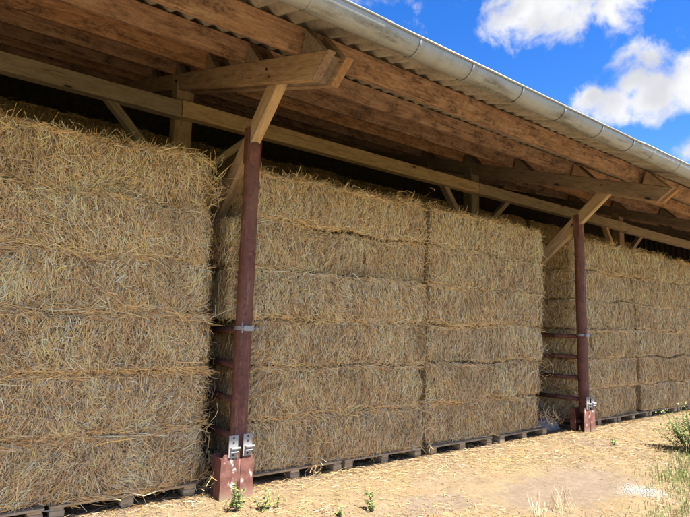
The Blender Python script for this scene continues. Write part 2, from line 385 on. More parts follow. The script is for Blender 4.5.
far = np.clip((np.maximum(np.abs(XX-3), np.abs(YY+2))-30)/60, 0, 1); ZZ = ZZ*(1-far)
idx = np.arange(nx_*ny_).reshape(ny_, nx_)
GF = np.stack([idx[:-1,:-1], idx[:-1,1:], idx[1:,1:], idx[1:,:-1]], -1).reshape(-1, 4)
def np_mesh(name, V, F, mat, col=None, smooth=False):
    V = np.asarray(V, np.float32); F = np.asarray(F, np.int32); me = bpy.data.meshes.new(name)
    me.vertices.add(len(V)); me.vertices.foreach_set('co', V.ravel())
    nf, k = F.shape; me.loops.add(nf*k); me.loops.foreach_set('vertex_index', F.ravel())
    me.polygons.add(nf); me.polygons.foreach_set('loop_start', np.arange(0, nf*k, k, dtype=np.int32))
    me.polygons.foreach_set('loop_total', np.full(nf, k, np.int32))
    if smooth: me.polygons.foreach_set('use_smooth', np.ones(nf, bool))
    me.update(calc_edges=True); me.materials.append(mat)
    if col is not None:
        a = me.color_attributes.new('Col', 'FLOAT_COLOR', 'POINT')
        a.data.foreach_set('color', np.concatenate([col, np.ones((len(col), 1))], 1).astype(np.float32).ravel())
    return me
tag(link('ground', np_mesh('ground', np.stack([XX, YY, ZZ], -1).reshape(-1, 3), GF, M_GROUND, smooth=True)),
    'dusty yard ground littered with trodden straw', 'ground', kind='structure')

# ------------------------------------------------------------------ straw
PAL = np.array([(0.855,0.569,0.261), (0.803,0.463,0.152), (0.700,0.478,0.261), (0.206,0.108,0.048), (0.920,0.733,0.456), (0.783,0.511,0.237)])
def colours(rg, n, w):
    i = rg.choice(len(PAL), n, p=np.array(w)/sum(w)); c = PAL[i]*rg.triangular(0.38, 1.2, 1.5, (n, 1)); return np.clip(c*rg.uniform(0.95, 1.05, (n, 3)), 0.01, 0.9)
def strands(rg, P, D, N, L, Wd, bend, lateral):
    """curved flat straws: P middle, D direction, N outward normal; 4 cross sections"""
    n = len(P); D = D/np.linalg.norm(D, axis=1)[:, None]
    S = np.cross(D, N); S /= np.linalg.norm(S, axis=1)[:, None]+1e-9
    th = rg.normal(0, 0.5, n)[:, None]; N2 = np.cross(S, D); Wv = (S*np.cos(th) + N2*np.sin(th))
    V = np.empty((n, 8, 3)); kink = rg.normal(0, 0.035, n)*L
    for k, tt in enumerate((-0.5, -0.17, 0.17, 0.5)):
        c = P + D*(tt*L)[:, None] + N*((bend*L)*(1-4*tt*tt))[:, None] + S*((lateral*L)*(0.5-4*tt*tt) + kink*(k == 1) - kink*(k == 3))[:, None]
        w = Wd*(1.0 if k in (1, 2) else 0.7)
        V[:, 2*k] = c - Wv*(w/2)[:, None]; V[:, 2*k+1] = c + Wv*(w/2)[:, None]
    b = (np.arange(n)*8)[:, None]
    F = np.concatenate([b+np.array([[0,1,3,2]]), b+np.array([[2,3,5,4]]), b+np.array([[4,5,7,6]])], 0)
    return V.reshape(-1, 3), F
class Straw:
    def __init__(s): s.V = []; s.F = []; s.C = []; s.n = 0
    def add(s, V, F, c):
        s.V.append(V); s.F.append(F+s.n); s.C.append(np.repeat(c, 8, 0)); s.n += len(V)
    def mesh(s, name): return np_mesh(name, np.concatenate(s.V), np.concatenate(s.F), M_STRAW, np.concatenate(s.C))

class Bale:
    """box of pressed straw; local origin at the middle of its underside, front face towards -y"""
    def __init__(s, seed, lx, ly, lz):
        s.rg = np.random.default_rng(seed); rg = s.rg; s.d = np.array([lx, ly, lz])
        s.f1 = Fourier(rg, 12, 2.5, 9); s.f2 = Fourier(rg, 26, 14, 70)
        x = -lx/2; s.fl = []
        while x < lx/2: x += rg.uniform(0.07, 0.19); s.fl.append((x, rg.uniform(0.004, 0.032)*(1 if rg.random() < .6 else .3), rg.uniform(0.007, 0.02)))
        s.r = 0.056; s.wb = s.wt = None; s.x0 = 0.0
    def surf(s, p):
        h = s.d/2; q = np.clip(p, -h+s.r, h-s.r); n = p-q; n /= np.linalg.norm(n, axis=1)[:, None]+1e-9
        P = q + n*s.r
        e = s.f1(P)*0.013 + s.f2(P)*0.0065
        for (x, a, w) in s.fl: e -= a*np.exp(-((P[:, 0]+0.05*P[:, 2]-x)/w)**2)
        bul = 0.028*(1-(2*P[:, 2]/s.d[2])**2)
        e += bul*(np.abs(n[:, 2]) < 0.5)
        P = P + n*e[:, None]
        P[:, 2] = np.where(np.abs(n[:, 2]) > 0.8, np.clip(P[:, 2], -h[2]+0.002, h[2]-0.002), P[:, 2])
        P[:, 2] = np.maximum(P[:, 2], -h[2]+0.002)
        return P, n
    def sag(s, V):
        if s.wb is None: return V
        X = V[:, 0]+s.x0; u = np.clip(V[:, 2]/s.d[2], 0, 1); V = V.copy()
        V[:, 2] += s.wb(X)*(1-u) + s.wt(X)*u; return V
    def body(s, step=0.032):
        Vs = []; Fs = []; b = 0
        for ax in range(3):
            u, v = [i for i in range(3) if i != ax]; st = step
            nu = max(2, int(s.d[u]/st)); nv = max(2, int(s.d[v]/st))
            for sg in (-1, 1):
                U, Vv = np.meshgrid(np.linspace(-.5, .5, nu+1)*s.d[u], np.linspace(-.5, .5, nv+1)*s.d[v])
                p = np.zeros((U.size, 3)); p[:, u] = U.ravel(); p[:, v] = Vv.ravel(); p[:, ax] = sg*s.d[ax]/2
                P, n = s.surf(p); Vs.append(P)
                i = np.arange(U.size).reshape(U.shape); Q = np.stack([i[:-1,:-1], i[:-1,1:], i[1:,1:], i[1:,:-1]], -1).reshape(-1, 4)
                if (sg > 0) == (ax == 1): Q = Q[:, ::-1]
                Fs.append(Q+b); b += U.size
        V = np.concatenate(Vs); V[:, 2] += s.d[2]/2; V = s.sag(V)
        return np_mesh('body', V, np.concatenate(Fs), M_CORE, smooth=True)
    def cover(s, dens, faces, fringe=1.0, tuft=0, chaos=0.3, weights=(5,3,4,1.2,2,4)):
        rg = s.rg; S = Straw(); d = s.d
        for ax, sg, k in faces:                 # mats of short straw pressed into each face
            u, v = [i for i in range(3) if i != ax]
            n = int(dens*k*d[u]*d[v]); p = np.empty((n, 3)); p[:, u] = rg.uniform(-.5, .5, n)*d[u]; p[:, v] = rg.uniform(-.5, .5, n)*d[v]; p[:, ax] = sg*d[ax]/2
            if ax != 2: p = p[(np.abs(p[:, 2]) < d[2]/2-0.018) | (rg.random(n) < .25)]; n = len(p)
            P, N = s.surf(p)
            t1 = np.zeros((n, 3)); t1[:, 1 if ax == 0 else 0] = 1; t1 -= N*(t1*N).sum(1)[:, None]; t1 /= np.linalg.norm(t1, axis=1)[:, None]+1e-9
            t2 = np.cross(N, t1)
            th = np.pi/2 + rg.normal(0, 0.3+0.5*chaos, n) + (0.1+chaos)*s.f1(P*1.7)
            un = rg.random(n) < chaos; th[un] = rg.uniform(0, np.pi, un.sum())
            edge = np.abs(p[:, 2]) > d[2]/2-0.055
            th = np.where(edge & (rg.random(n) < 0.6), rg.normal(0, 0.45, n), th)
            D = np.cos(th)[:, None]*t1 + np.sin(th)[:, None]*t2 + N*rg.normal(0, 0.13, n)[:, None]
            L = np.clip(rg.lognormal(np.log(0.05+0.07*chaos), 0.5, n), 0.025, 0.26); Wd = np.clip(rg.normal(0.0030, 0.0011, n), 0.0014, 0.007)
            off = rg.exponential(0.012, n) + 0.001
            V, F = strands(rg, P + N*off[:, None], D, N, L, Wd, np.abs(rg.normal(0.0, 0.05, n)), rg.normal(0, 0.075, n))
            S.add(V, F, np.clip(colours(rg, n, weights)*(1+0.09*s.f1(P*2.3+5))[:, None], .02, .86))
        # longer, more golden straws hanging out of the seams along the front edges
        for zs, m in ((1, 1.0), (-1, 0.75)):
            n = int(230*d[0]*fringe*m); p = np.empty((n, 3)); p[:, 0] = rg.uniform(-.5, .5, n)*d[0]; p[:, 1] = -d[1]/2
            p[:, 2] = zs*(d[2]/2 - np.abs(rg.normal(0, 0.022, n)))
            clump = s.f1(np.stack([p[:, 0]*1.6, p[:, 0]*0+zs, p[:, 0]*0], 1)); keep = clump > rg.normal(-0.3, 0.8, n); p = p[keep]; n = len(p)
            P, N = s.surf(p); P[:, 1] -= rg.exponential(0.012, n)+0.004
            N = np.tile([0., -1., 0.], (n, 1)); th = rg.normal(0, 0.38, n)
            D = np.stack([np.cos(th), -np.abs(rg.normal(0, 0.2, n)), np.sin(th)*0.8 - 0.12], 1)*np.where(rg.random(n) < .5, 1, -1)[:, None]
            L = np.clip(rg.lognormal(np.log(0.17), 0.4, n), 0.06, 0.42); Wd = np.clip(rg.normal(0.0037, 0.0011, n), 0.0018, 0.007)
            V, F = strands(rg, P, D, N, L, Wd, rg.normal(0.03, 0.07, n), rg.normal(0, 0.10, n))
            S.add(V, F, colours(rg, n, (4,6,1.5,1.5,2,3)))
        # stragglers that stand off the face
        n = int(20*d[0]); p = np.stack([rg.uniform(-.5, .5, n)*d[0], np.full(n, -d[1]/2), rg.uniform(-.5, .5, n)*d[2]], 1)
        P, N = s.surf(p); P = P + N*0.03
        D = rg.normal(size=(n, 3)); D[:, 1] *= 0.7
        V, F = strands(rg, P, D, N, np.clip(rg.lognormal(np.log(.16), .35, n), .06, .36), np.full(n, .004), rg.normal(0, .12, n), rg.normal(0, .2, n)); S.add(V, F, colours(rg, n, (5,4,2,1,3,3)))
        if tuft:                                # ragged crest of the top layer
            n = int(tuft*d[0]); p = np.stack([rg.uniform(-.5, .5, n)*d[0], -d[1]/2 + np.abs(rg.normal(0, 0.09, n)), np.full(n, d[2]/2)], 1)
            cl = s.f1(p*np.array([2.2, 1, 1])); P = p.copy(); P[:, 2] += np.abs(rg.normal(0, 0.022, n))*(1+0.9*np.clip(cl, -1, 2)); N = np.tile([0., -0.6, 0.8], (n, 1))
            th = rg.uniform(0, np.pi, n); D = np.stack([np.cos(th), rg.normal(-.2, .5, n), np.sin(th)*rg.uniform(0.1, 1.0, n)], 1)
            V, F = strands(rg, P, D, N, np.clip(rg.lognormal(np.log(.11), .4, n), .04, .28), np.clip(rg.normal(.004, .0012, n), .002, .008), rg.normal(.03, .1, n), rg.normal(0, .2, n)); S.add(V, F, colours(rg, n, (5,5,2,1.2,2.5,3)))
        me = S.mesh('loose_straw'); co = np.empty(len(me.vertices)*3, np.float32); me.vertices.foreach_get('co', co)
        co = co.reshape(-1, 3); co[:, 2] += d[2]/2; co = s.sag(co).astype(np.float32); me.vertices.foreach_set('co', co.ravel()); me.update()
        return me

ORD = ['bottom', 'second', 'third', 'fourth', 'fifth', 'topmost']
STACKS = [  # x0, x1 (bottom, top), front y, phrase, side faces shown, density
    (-2.78, -0.31, -0.36, 0.19, 'stack across the gap from the splattered post', [(0, 1, .5)], 8800),
    (0.13, 2.60, 2.62, 0.18, 'stack directly behind the splattered steel post', [(0, -1, 1.0)], 8600),
    (2.69, 5.12, 5.30, 0.18, 'stack that ends at the concrete footing', [(0, 1, .3)], 7400),
    (6.19, 8.29, 8.32, 0.21, 'stack directly behind the post with concrete footing', [(0, -1, 1.0)], 6200),
    (8.40, 11.15, 11.15, 0.21, 'stack adjoining the one behind the footing post', [], 5200),
]
BH = 0.514; PZ = 0.112; BD = 1.2
sr = random.Random(11)
class Seam:
    def __init__(s, seed, a): g = np.random.default_rng(seed); s.k = g.uniform(1.2, 7.5, 5); s.p = g.uniform(0, 6.28, 5); s.a = a*np.array([1, .8, .6, .5, .4])
    def __call__(s, X): return sum(a*np.sin(k*X+p) for a, k, p in zip(s.a, s.k, s.p))
for si, (x0, xb, xt, fy, phrase, sides, dens) in enumerate(STACKS):
    seams = [Seam(50*si+q, 0.0 if q == 0 else 0.0115) for q in range(7)]
    for k in range(6):
        u = k/5; xe = xb + (xt-xb)*u + sr.uniform(-0.03, 0.03); xs = x0 + sr.uniform(-0.025, 0.025) - ([0.03, 0.04, 0.06, 0.19, 0.20, 0.06][k] if si == 1 else 0)
        if si == 2 and k < 2: xe -= 0.06
        b = Bale(100*si+k, xe-xs, BD, BH); b.wb, b.wt, b.x0 = seams[k], seams[k+1], (xs+xe)/2
        rot = sr.uniform(-0.013, 0.013)
        root = empty('straw_bale', ((xs+xe)/2, fy+BD/2+sr.uniform(-0.03, 0.045), PZ+k*BH),
                     ('topmost shaggy bale of the ' if k == 5 else ORD[k] + ' straw bale up, ') .replace('bottom straw bale up, ', 'bottom straw bale on the pallets, ') + phrase,
                     'straw bale', 'straw bales stacked along the barn front')
        root.rotation_euler = (0, 0, rot)
        link('body', b.body(0.034 if si < 3 else 0.05), root)
        w = [(5,3,3.2,2.6,5.2,3.2), (5,2.4,3.8,2.4,5.6,3.2), (5,3.6,3.2,3.2,4.4,3.2)][(si+k) % 3]
        faces = [(1, -1, 1.0)] + sides + ([(2, 1, .25)] if k == 5 else [])
        tag(link('loose_straw', b.cover(dens, faces, fringe=[1.0, .75, .6, .45, .4][si]*sr.choice((0.55, 1.0, 1.45)), tuft=520 if (k == 5 and si < 2) else 380 if k == 5 else 0, chaos=[.36, .24, .19, .17, .16][si], weights=w), root), kind='stuff')
# taller inner row behind the timber columns
proto = []
for q in range(3):
    b = Bale(900+q, 2.44, 1.2, BH); proto.append((b.body(0.06), b.cover(900, [(1, -1, 1.0)], .25, 0)))
for si in range(-2, 8):
    for k in range(10):
        q = sr.randrange(3)
        root = empty('straw_bale', (1.35+2.52*si+sr.uniform(-.03,.03), 6.1+sr.uniform(-.04,.04), PZ+k*BH), 'shaded straw bale of the taller inner row behind the timber columns', 'straw bale', 'straw bales of the inner row')
        link('body', proto[q][0], root)
        if k >= 8: tag(link('loose_straw', proto[q][1], root), kind='stuff')

# ------------------------------------------------------------------ pallets
def pallet_mesh_parts(rng):
    Wp, Dp, H = 1.2, 1.0, 0.108; parts = []
    for i in range(7):
        w = 0.12; y = -Dp/2 + w/2 + i*(Dp-w)/6
        m = MB(); m.box((-Wp/2+rng.uniform(-.012,.012), y-w/2+rng.uniform(-.004,.004), H-0.02), (Wp/2+rng.uniform(-.012,.012), y+w/2, H), .003); parts.append(('deck_board', m))
    for sx in (-1, 0, 1):
        m = MB(); m.box((sx*(Wp/2-.06)-.05, -Dp/2+.006, H-.041), (sx*(Wp/2-.06)+.05, Dp/2-.006, H-.021), .003); parts.append(('stringer', m))
        m = MB(); m.box((sx*(Wp/2-.06)-.05, -Dp/2+.012, 0.0), (sx*(Wp/2-.06)+.05, Dp/2-.012, .019), .003); parts.append(('bottom_board', m))
        for sy in (-1, 0, 1):
            m = MB(); a = rng.uniform(-.006,.006); m.box((sx*(Wp/2-.06)-.055+a, sy*(Dp/2-.075)-.07, .020), (sx*(Wp/2-.06)+.055+a, sy*(Dp/2-.075)+.07, H-.042), .004); parts.append(('block', m))
    return [(n, m.mesh(n, M_PALLET)) for n, m in parts]
PP = [pallet_mesh_parts(random.Random(5+i)) for i in range(3)]
PAL_POS = [(-2.15, .15, 0), (-0.92, .16, 1), (0.73, .14, 0), (1.97, .15, 1), (3.32, .14, 2), (4.66, .14, 0), (6.85, .16, 1), (8.08, .17, 2), (9.32, .17, 0), (10.55, .17, 1)]
plab = ['under the stack across the splattered post gap', 'under the stack behind the splattered post', 'under the stack ending at the footing', 'under the stack behind the footing post', 'under the stack past the footing post one']
for i, (x, y, q) in enumerate(PAL_POS):
    root = empty('pallet', (x, y+0.5, 0.002), ['weathered pallet at the open end, ', 'weathered pallet nearest the post, ', 'weathered pallet nearest the post, ', 'weathered pallet at the far end, ', 'weathered pallet at the far end, ', 'weathered pallet jutting out at the footing, ', 'weathered pallet nearest the post, ', 'weathered pallet at the far end, ', 'weathered pallet at the near end, ', 'weathered pallet at the far end, '][i] + plab[i//2], 'pallet', 'pallets under the bale stacks')
    root.rotation_euler = (0, 0, sr.uniform(-.012, .012) if i != 5 else 0.03)
    for n, me in PP[q]: link(n, me, root)

# ------------------------------------------------------------------ the barn
rng = random.Random(4)
barn = empty('open_barn', (0, 0, 0), 'open-fronted timber barn with corrugated roof and grey gutter over the straw', 'barn')
SL = 0.34; A = math.atan(SL); cA, sA = math.cos(A), math.sin(A)
def roofz(y, off=0.0): return 4.235 + SL*y + off/cA          # top of the rafters, off measured square to the slope
BAY = 6.07; FR = [-BAY, 0, BAY, 2*BAY, 3*BAY, 4*BAY]
PY = [-1.05, 0.09, 1.24, 2.46, 3.7, 4.9, 6.1, 7.3, 8.5]
PH, PT = 0.215, 0.10
updir = (0, -sA, cA)
# rafters: twin planks with a slanted tail
RH = 0.225
for fi, X in enumerate(FR):
    for sx in (-1, 1):
        y0, y1 = -1.40, 8.9
        p0 = Vector((X+sx*0.088, y0, roofz(y0, -RH/2))); p1 = Vector((X+sx*0.088, y1, roofz(y1, -RH/2)))
        timber_obj('rafter', p0, p1, 0.072, RH, M_RAFTER, barn, rng, up=updir, skew0=-0.16, warp=0.003, n=16)
        # freshly sawn tail end
        c = mesh('rafter_tail', *timber(rng, 0.012, 0.0735, RH*1.004, warp=0, n=1, skew0=-0.16, skew1=-0.16), M_CUT)
        xx = (p1-p0).normalized(); zz = Vector(updir); yy = zz.cross(xx)
        link('rafter_tail', c, barn, mw=Matrix.Translation(p0-xx*0.011) @ Matrix((xx, yy, zz)).transposed().to_4x4())
        for py in PY[:5]:   # triangular cleat that holds each purlin on the slope
            pb = py - PT/2 - 0.004
            V = []; F = [(0,1,2),(5,4,3),(0,3,4,1),(1,4,5,2),(2,5,3,0)]
            for s2 in (-1, 1):
                xk = X+sx*0.088+s2*0.034
                for (yy_, off) in ((0, 0.003), (0, PH*0.93), (-0.36, 0.003)):
                    d = Vector((0, cA, sA))*yy_ + Vector((0, -sA, cA))*off
                    V.append((xk, pb+d.y, roofz(pb)+d.z))
            if pb-0.36 < -1.5:
                V = [(x, max(y, -1.47), z) for x, y, z in V]
            link('purlin_cleat', mesh('purlin_cleat', V, F, M_RAFTER), barn)
        m = MB(); yb = -0.48; m.tube((X+sx*0.1255, yb, roofz(yb, -.10)), (X+sx*0.139, yb, roofz(yb, -.10)), .013, n=6); m.obj('bolt', M_BLACK, barn)
        m = MB(); yb = 2.3; m.tube((X+sx*0.1255, yb, roofz(yb, -.10)), (X+sx*0.139, yb, roofz(yb, -.10)), .013, n=6); m.obj('bolt', M_BLACK, barn)
    timber_obj('rafter_spacer', (X, -1.34, roofz(-1.34, -RH/2)), (X, -0.74, roofz(-0.74, -RH/2)), 0.100, RH*0.9, M_RAFTER, barn, rng, up=updir, skew0=-0.14, warp=.001)
    # knee brace from column to rafter
    fz = lambda y: 3.467-0.85*y
    timber_obj('brace', (X, -0.62, fz(-0.62)), (X, 2.18, fz(2.18)), 0.10, 0.19, M_BEAM, barn, rng, up=(0, .65, .76), warp=.003)
    # inner column with twin head pieces and struts to the wall plate
    timber_obj('column', (X-0.02, 2.30, 0.0), (X-0.02, 2.30, roofz(2.3, -RH)+.1), 0.24, 0.22, M_RAFTER, barn, rng, up=(0, 1, 0), warp=.004)
    for sx in (-1, 1):
        timber_obj('strut', (X+sx*0.12, 2.30, 3.50), (X+sx*1.04, 2.16, 4.39), 0.10, 0.13, M_BEAM, barn, rng, up=(0, 1, 0), warp=.002)
for k in range(len(FR)-1):
    X0, X1 = FR[k], FR[k+1]; e = 0.0
    timber_obj('wall_plate', (X0-.10, 2.09, 4.425+rng.uniform(-.008,.008)), (X1-.108, 2.09, 4.425+rng.uniform(-.008,.008)), 0.14, 0.225, M_BEAM, barn, rng, warp=.006, n=18)
    for j, y in enumerate(PY):
        c0 = Vector((X0+.0, y+rng.uniform(-.008,.008), 0)); c1 = Vector((X1-.006, y+rng.uniform(-.008,.008), 0))
        c0.z = roofz(c0.y, PH/2+.002); c1.z = roofz(c1.y, PH/2+.002)
        timber_obj('purlin', c0, c1, PT, PH, M_PURLIN, barn, rng, up=updir, warp=.003, n=20, c=.005)
# corrugated roof sheets
pitch, amp, th = 0.177, 0.024, 0.0065
NW = 6; npt = NW*10+5
def sheet_mesh(Ls):
    V = []; F = []
    for y in (0.0, Ls):
        for s in (0, 1):
            for i in range(npt+1):
                x = i*pitch/10; V.append((x, y, amp*math.cos(2*math.pi*x/pitch) + s*th))
    n = npt+1
    for i in range(npt):
        F += [(i, i+1, 2*n+i+1, 2*n+i)[::-1], (n+i, n+i+1, 3*n+i+1, 3*n+i), (i, i+1, n+i+1, n+i), (2*n+i, 2*n+i+1, 3*n+i+1, 3*n+i)[::-1]]
    F += [(0, n, 3*n, 2*n), (n-1, 3*n-1+0, 4*n-1, 2*n-1)]
    me = mesh('roof_sheet', V, F, M_SHEET); smooth_by_angle(me, 40); return me
S1, S2 = sheet_mesh(4.45), sheet_mesh(7.4)
off0 = PH+amp+.004
x = -7.2; i = 0
while x < 25.2:
    for me, y0, ex in ((S1, -1.80, 0.0), (S2, 2.25, 0.009)):
        o = link('roof_sheet', me, barn, mw=Matrix.Translation((x, y0+rng.uniform(-.012,.012), roofz(y0, off0+ex+(i % 2)*.0075))) @ Matrix.Rotation(A, 4, 'X'))
    x += pitch*(NW-0.0) - 0.002*0; i += 1
# walls that close the barn behind and at both ends
def ribbed(name, p0, p1, h0, h1, nrm):
    L = (Vector(p1)-Vector(p0)).length; n = int(L/0.12); V = []; F = []
    for i in range(n+1):
        t_ = i/n; p = Vector(p0).lerp(Vector(p1), t_) + Vector(nrm)*(0.02 if i % 2 else -0.02); q = p.copy(); p.z = 0; q.z = h0+(h1-h0)*t_
        V += [p, q, p+Vector(nrm)*.05, q+Vector(nrm)*.05]
    for i in range(n):
        a = 4*i; F += [(a, a+4, a+5, a+1), (a+2, a+3, a+7, a+6), (a+1, a+5, a+7, a+3)]
    link(name, mesh(name, V, F, M_WALL), barn)
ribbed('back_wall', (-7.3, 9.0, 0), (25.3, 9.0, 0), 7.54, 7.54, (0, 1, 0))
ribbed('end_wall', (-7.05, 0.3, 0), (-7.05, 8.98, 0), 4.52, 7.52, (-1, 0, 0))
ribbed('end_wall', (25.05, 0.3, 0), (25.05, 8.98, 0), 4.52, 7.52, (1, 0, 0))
# half-round gutter in overlapping lengths with straps
GY, GZ, GR = -1.815, 3.852, 0.108
def gutter_mesh(L, r):
    V = []; F = []; na = 18; nx = max(2, int(L/0.5)); n2 = 2*(na+1)
    for k in range(nx+1):
        for s in (0, 1):
            for i in range(na+1):
                a = math.pi*(1+i/na); rr = r-(0.0025 if s else 0); V.append((k*L/nx, rr*math.cos(a), rr*math.sin(a)))
    for k in range(nx):
        for i in range(na):
            b = k*n2+i; c = b+n2; F += [(b, b+1, c+1, c), (b+na+1, c+na+1, c+na+2, b+na+2)]
        b = k*n2; c = b+n2; F += [(b, c, c+na+1, b+na+1), (b+na, b+2*na+1, c+2*na+1, c+na)]
    for k in (0, nx):
        for i in range(na): b = k*n2+i; F.append((b, b+na+1, b+na+2, b+1))
    me = mesh('gutter', V, F, M_GUTTER); smooth_by_angle(me, 40); return me
GX = [-7.1, -3.75, 0.12, 4.1, 8.1, 12.1, 16.1, 20.1, 24.9]
for k in range(len(GX)-1):
    L = GX[k+1]-GX[k]+0.06; dz = 0.0 if k % 2 else -0.006
    g = link('gutter', gutter_mesh(L, GR+(0.0 if k % 2 else -.004)), barn, loc=(GX[k], GY, GZ+dz))
    m = MB(); m.tube((0, -GR-.004, .004), (L, -GR-.004, .004), .0095, n=10); link('bead', m.mesh('bead', M_GUTTER, True), g)
    x = 0.36; 
    while x < L-.1:
        m = MB(); n = 20; V = []; F = []; w = .010; rr = GR+.0015
        for i in range(n+1):
            a = math.pi*(1+i/n); V += [(x-w, rr*math.cos(a), rr*math.sin(a)), (x+w, rr*math.cos(a), rr*math.sin(a)), (x-w, (rr+.0025)*math.cos(a), (rr+.0025)*math.sin(a)), (x+w, (rr+.0025)*math.cos(a), (rr+.0025)*math.sin(a))]
        for i in range(n):
            a = 4*i; F += [(a+2, a+3, a+7, a+6)[::-1], (a, a+4, a+5, a+1)[::-1], (a, a+2, a+6, a+4)[::-1], (a+1, a+5, a+7, a+3)[::-1]]
        m.add(V, F); m.box((x-w, rr+.0002, -.002), (x+w, rr+.004, .03)); m.tube((x-.004, -rr-.006, .0), (x-.004, -rr+.02, .012), .006, n=6)
        link('gutter_strap', m.mesh('gutter_strap', M_GUTTER), g)
        x += rng.choice((0.62, 0.7, 0.74))

# ------------------------------------------------------------------ steel posts with ladder rungs
def plate(m, x0, x1, y0, y1, z0, z1, c=.002): m.box((x0, y0, z0), (x1, y1, z1), c)
def steel_post(X, label, detail, seed):
    r = random.Random(seed)
    root = empty('steel_post', (X, 0, 0), label, 'post', 'steel posts along the barn front')
    # pipe: lathe with a sleeve step, top cut to the slope of the brace
    V = []; F = []; n = 28
    prof = [(0.30, .0805), (0.9, .0805), (1.5, .0805), (2.27, .0805), (2.272, .0835), (2.285, .0835), (2.288, .0785), (2.8, .0785)]
    for z, rr in prof:
        for i in range(n): a = 2*math.pi*i/n; V.append((rr*math.cos(a), rr*math.sin(a), z))
    for i in range(n):
        a = 2*math.pi*i/n; y = .0785*math.sin(a); V.append((.0785*math.cos(a), y, 3.335-0.85*y))
    for k in range(len(prof)):
        for i in range(n): j = (i+1) % n; F.append((k*n+i, k*n+j, k*n+n+j, k*n+n+i))
    F += [tuple(range(n-1, -1, -1)), tuple(range(len(prof)*n, len(prof)*n+n))]
    me = mesh('pipe', V, F, M_OXIDE); smooth_by_angle(me, 35); link('pipe', me, root)
    for sx in (-1, 1):
        m = MB(); plate(m, sx*.072-.004, sx*.072+.004, -.045, .055, 3.18, 3.56); m.obj('fork_plate', M_OXIDE, root)
    # foot: two front plates with a slot, side plates
    for (a, b_, z1) in ((-.205, -.028, .40), (-.012, .122, .385)):
        V = []; F = []
        c = .012
        pts = [(a, 0.0), (b_, 0.0), (b_, z1-.05), (b_-.03, z1), (a+.03, z1), (a, z1-.05)]
        V = [(x, -.112, z) for x, z in pts] + [(x, -.100, z) for x, z in pts]
        F = [tuple(range(6)), tuple(range(11, 5, -1))] + [(i, i+6, (i+1) % 6+6, (i+1) % 6) for i in range(6)]
        link('foot_plate', mesh('foot_plate', V, F, M_BASE), root)
    m = MB(); plate(m, -.203, -.193, *((-.0985, .045) if detail == 1 else (.035, .13)), 0, .37); m.obj('side_plate', M_OXIDE, root)
    m = MB(); plate(m, .110, .120, -.0985, .13, 0, .37); m.obj('side_plate', M_OXIDE, root)
    m = MB(); plate(m, -.19, .108, .118, .13, 0, .37); m.obj('back_plate', M_OXIDE, root)
    m = MB(); m.tube((-.026, -.108, 0), (-.026, -.108, .35), .011, n=10); m.obj('lock_rod', M_BASE, root, True)
    # galvanised latch plates
    for cx, cz in ((-.098, .47), (.043, .475)):
        m = MB(); plate(m, cx-.045, cx+.045, -.126, -.118, cz-.098, cz+.098, .002)
        lp = m.obj('latch_plate', M_GALV, root)
        m = MB(); plate(m, cx-.032, cx+.032, -.118, -.07, cz-.05, cz+.05); m.obj('spacer', M_OXIDE, root)
        m = MB(); m.tube((cx-.028, -.148, cz-.012), (cx+.058, -.148, cz-.012), .011, n=10); m.tube((cx-.02, -.126, cz-.012), (cx-.02, -.15, cz-.012), .009, n=8); m.tube((cx+.03, -.126, cz-.012), (cx+.03, -.15, cz-.012), .009, n=8)
        link('bolt', m.mesh('bolt', M_GALV, True), lp)
        m = MB(); plate(m, cx-.03, cx+.045, -.152, -.1262, cz-.05, cz-.04); link('lug', m.mesh('lug', M_GALV), lp)
        m = MB()
        for dx, dz in ((0, .075), (0, -.075), (-.0, .035)): m.tube((cx+dx, -.1262, cz+dz), (cx+dx, -.129, cz+dz), .0085, n=8)
        link('bolt_hole', m.mesh('bolt_hole', M_BLACK), lp)
    # clamp with a bolt round the pipe
    m = MB(); n = 28; V = []; F = []
    for z in (1.525, 1.565):
        for rr in (.082, .087):
            for i in range(n): a = 2*math.pi*i/n; V.append((rr*math.cos(a), rr*math.sin(a), z))
    for i in range(n):
        j = (i+1) % n; F += [(n+i, n+j, 3*n+j, 3*n+i), (i, n+i, n+j, j)[::-1], (2*n+i, 3*n+i, 3*n+j, 2*n+j)]
    m.add(V, F); cl = m.obj('clamp_band', M_GALV, root)
    m = MB(); plate(m, -.05, .055, -.112, -.0875, 1.518, 1.572, .004); m.tube((-.075, -.104, 1.545), (.125, -.098, 1.549), .009, n=8); m.tube((.075, -.104, 1.545), (.096, -.104, 1.546), .019, n=6); m.tube((-.06, -.10, 1.50), (-.06, -.10, 1.60), .007, n=8)
    link('clamp_bolt', m.mesh('clamp_bolt', M_GALV), cl)
    if detail == 2:
        m = MB(); m.tube((.10, -.095, 1.55), (.105, -.094, 1.33), .005, n=6); link('pin', m.mesh('pin', M_BLACK), cl)
    # rungs run back into the gap between the stacks
    for z in (1.52, 1.18, .845, .505, .15):
        m = MB(); m.tube((0.0, 0.06, z), (-.0, 1.02, z+r.uniform(-.012, .012)), .035, n=14); m.obj('rung', M_OXIDE, root, True)
    m = MB(); m.tube((0, 1.04, 0), (0, 1.04, 1.75), .035, n=14); m.obj('stile', M_OXIDE, root, True)
    return root
steel_post(0.0, 'oxide-red steel pipe post, base spattered white, leafy weeds at its foot', 1, 1)
steel_post(BAY, 'oxide-red steel pipe post with ladder rungs beside a concrete footing', 2, 2)

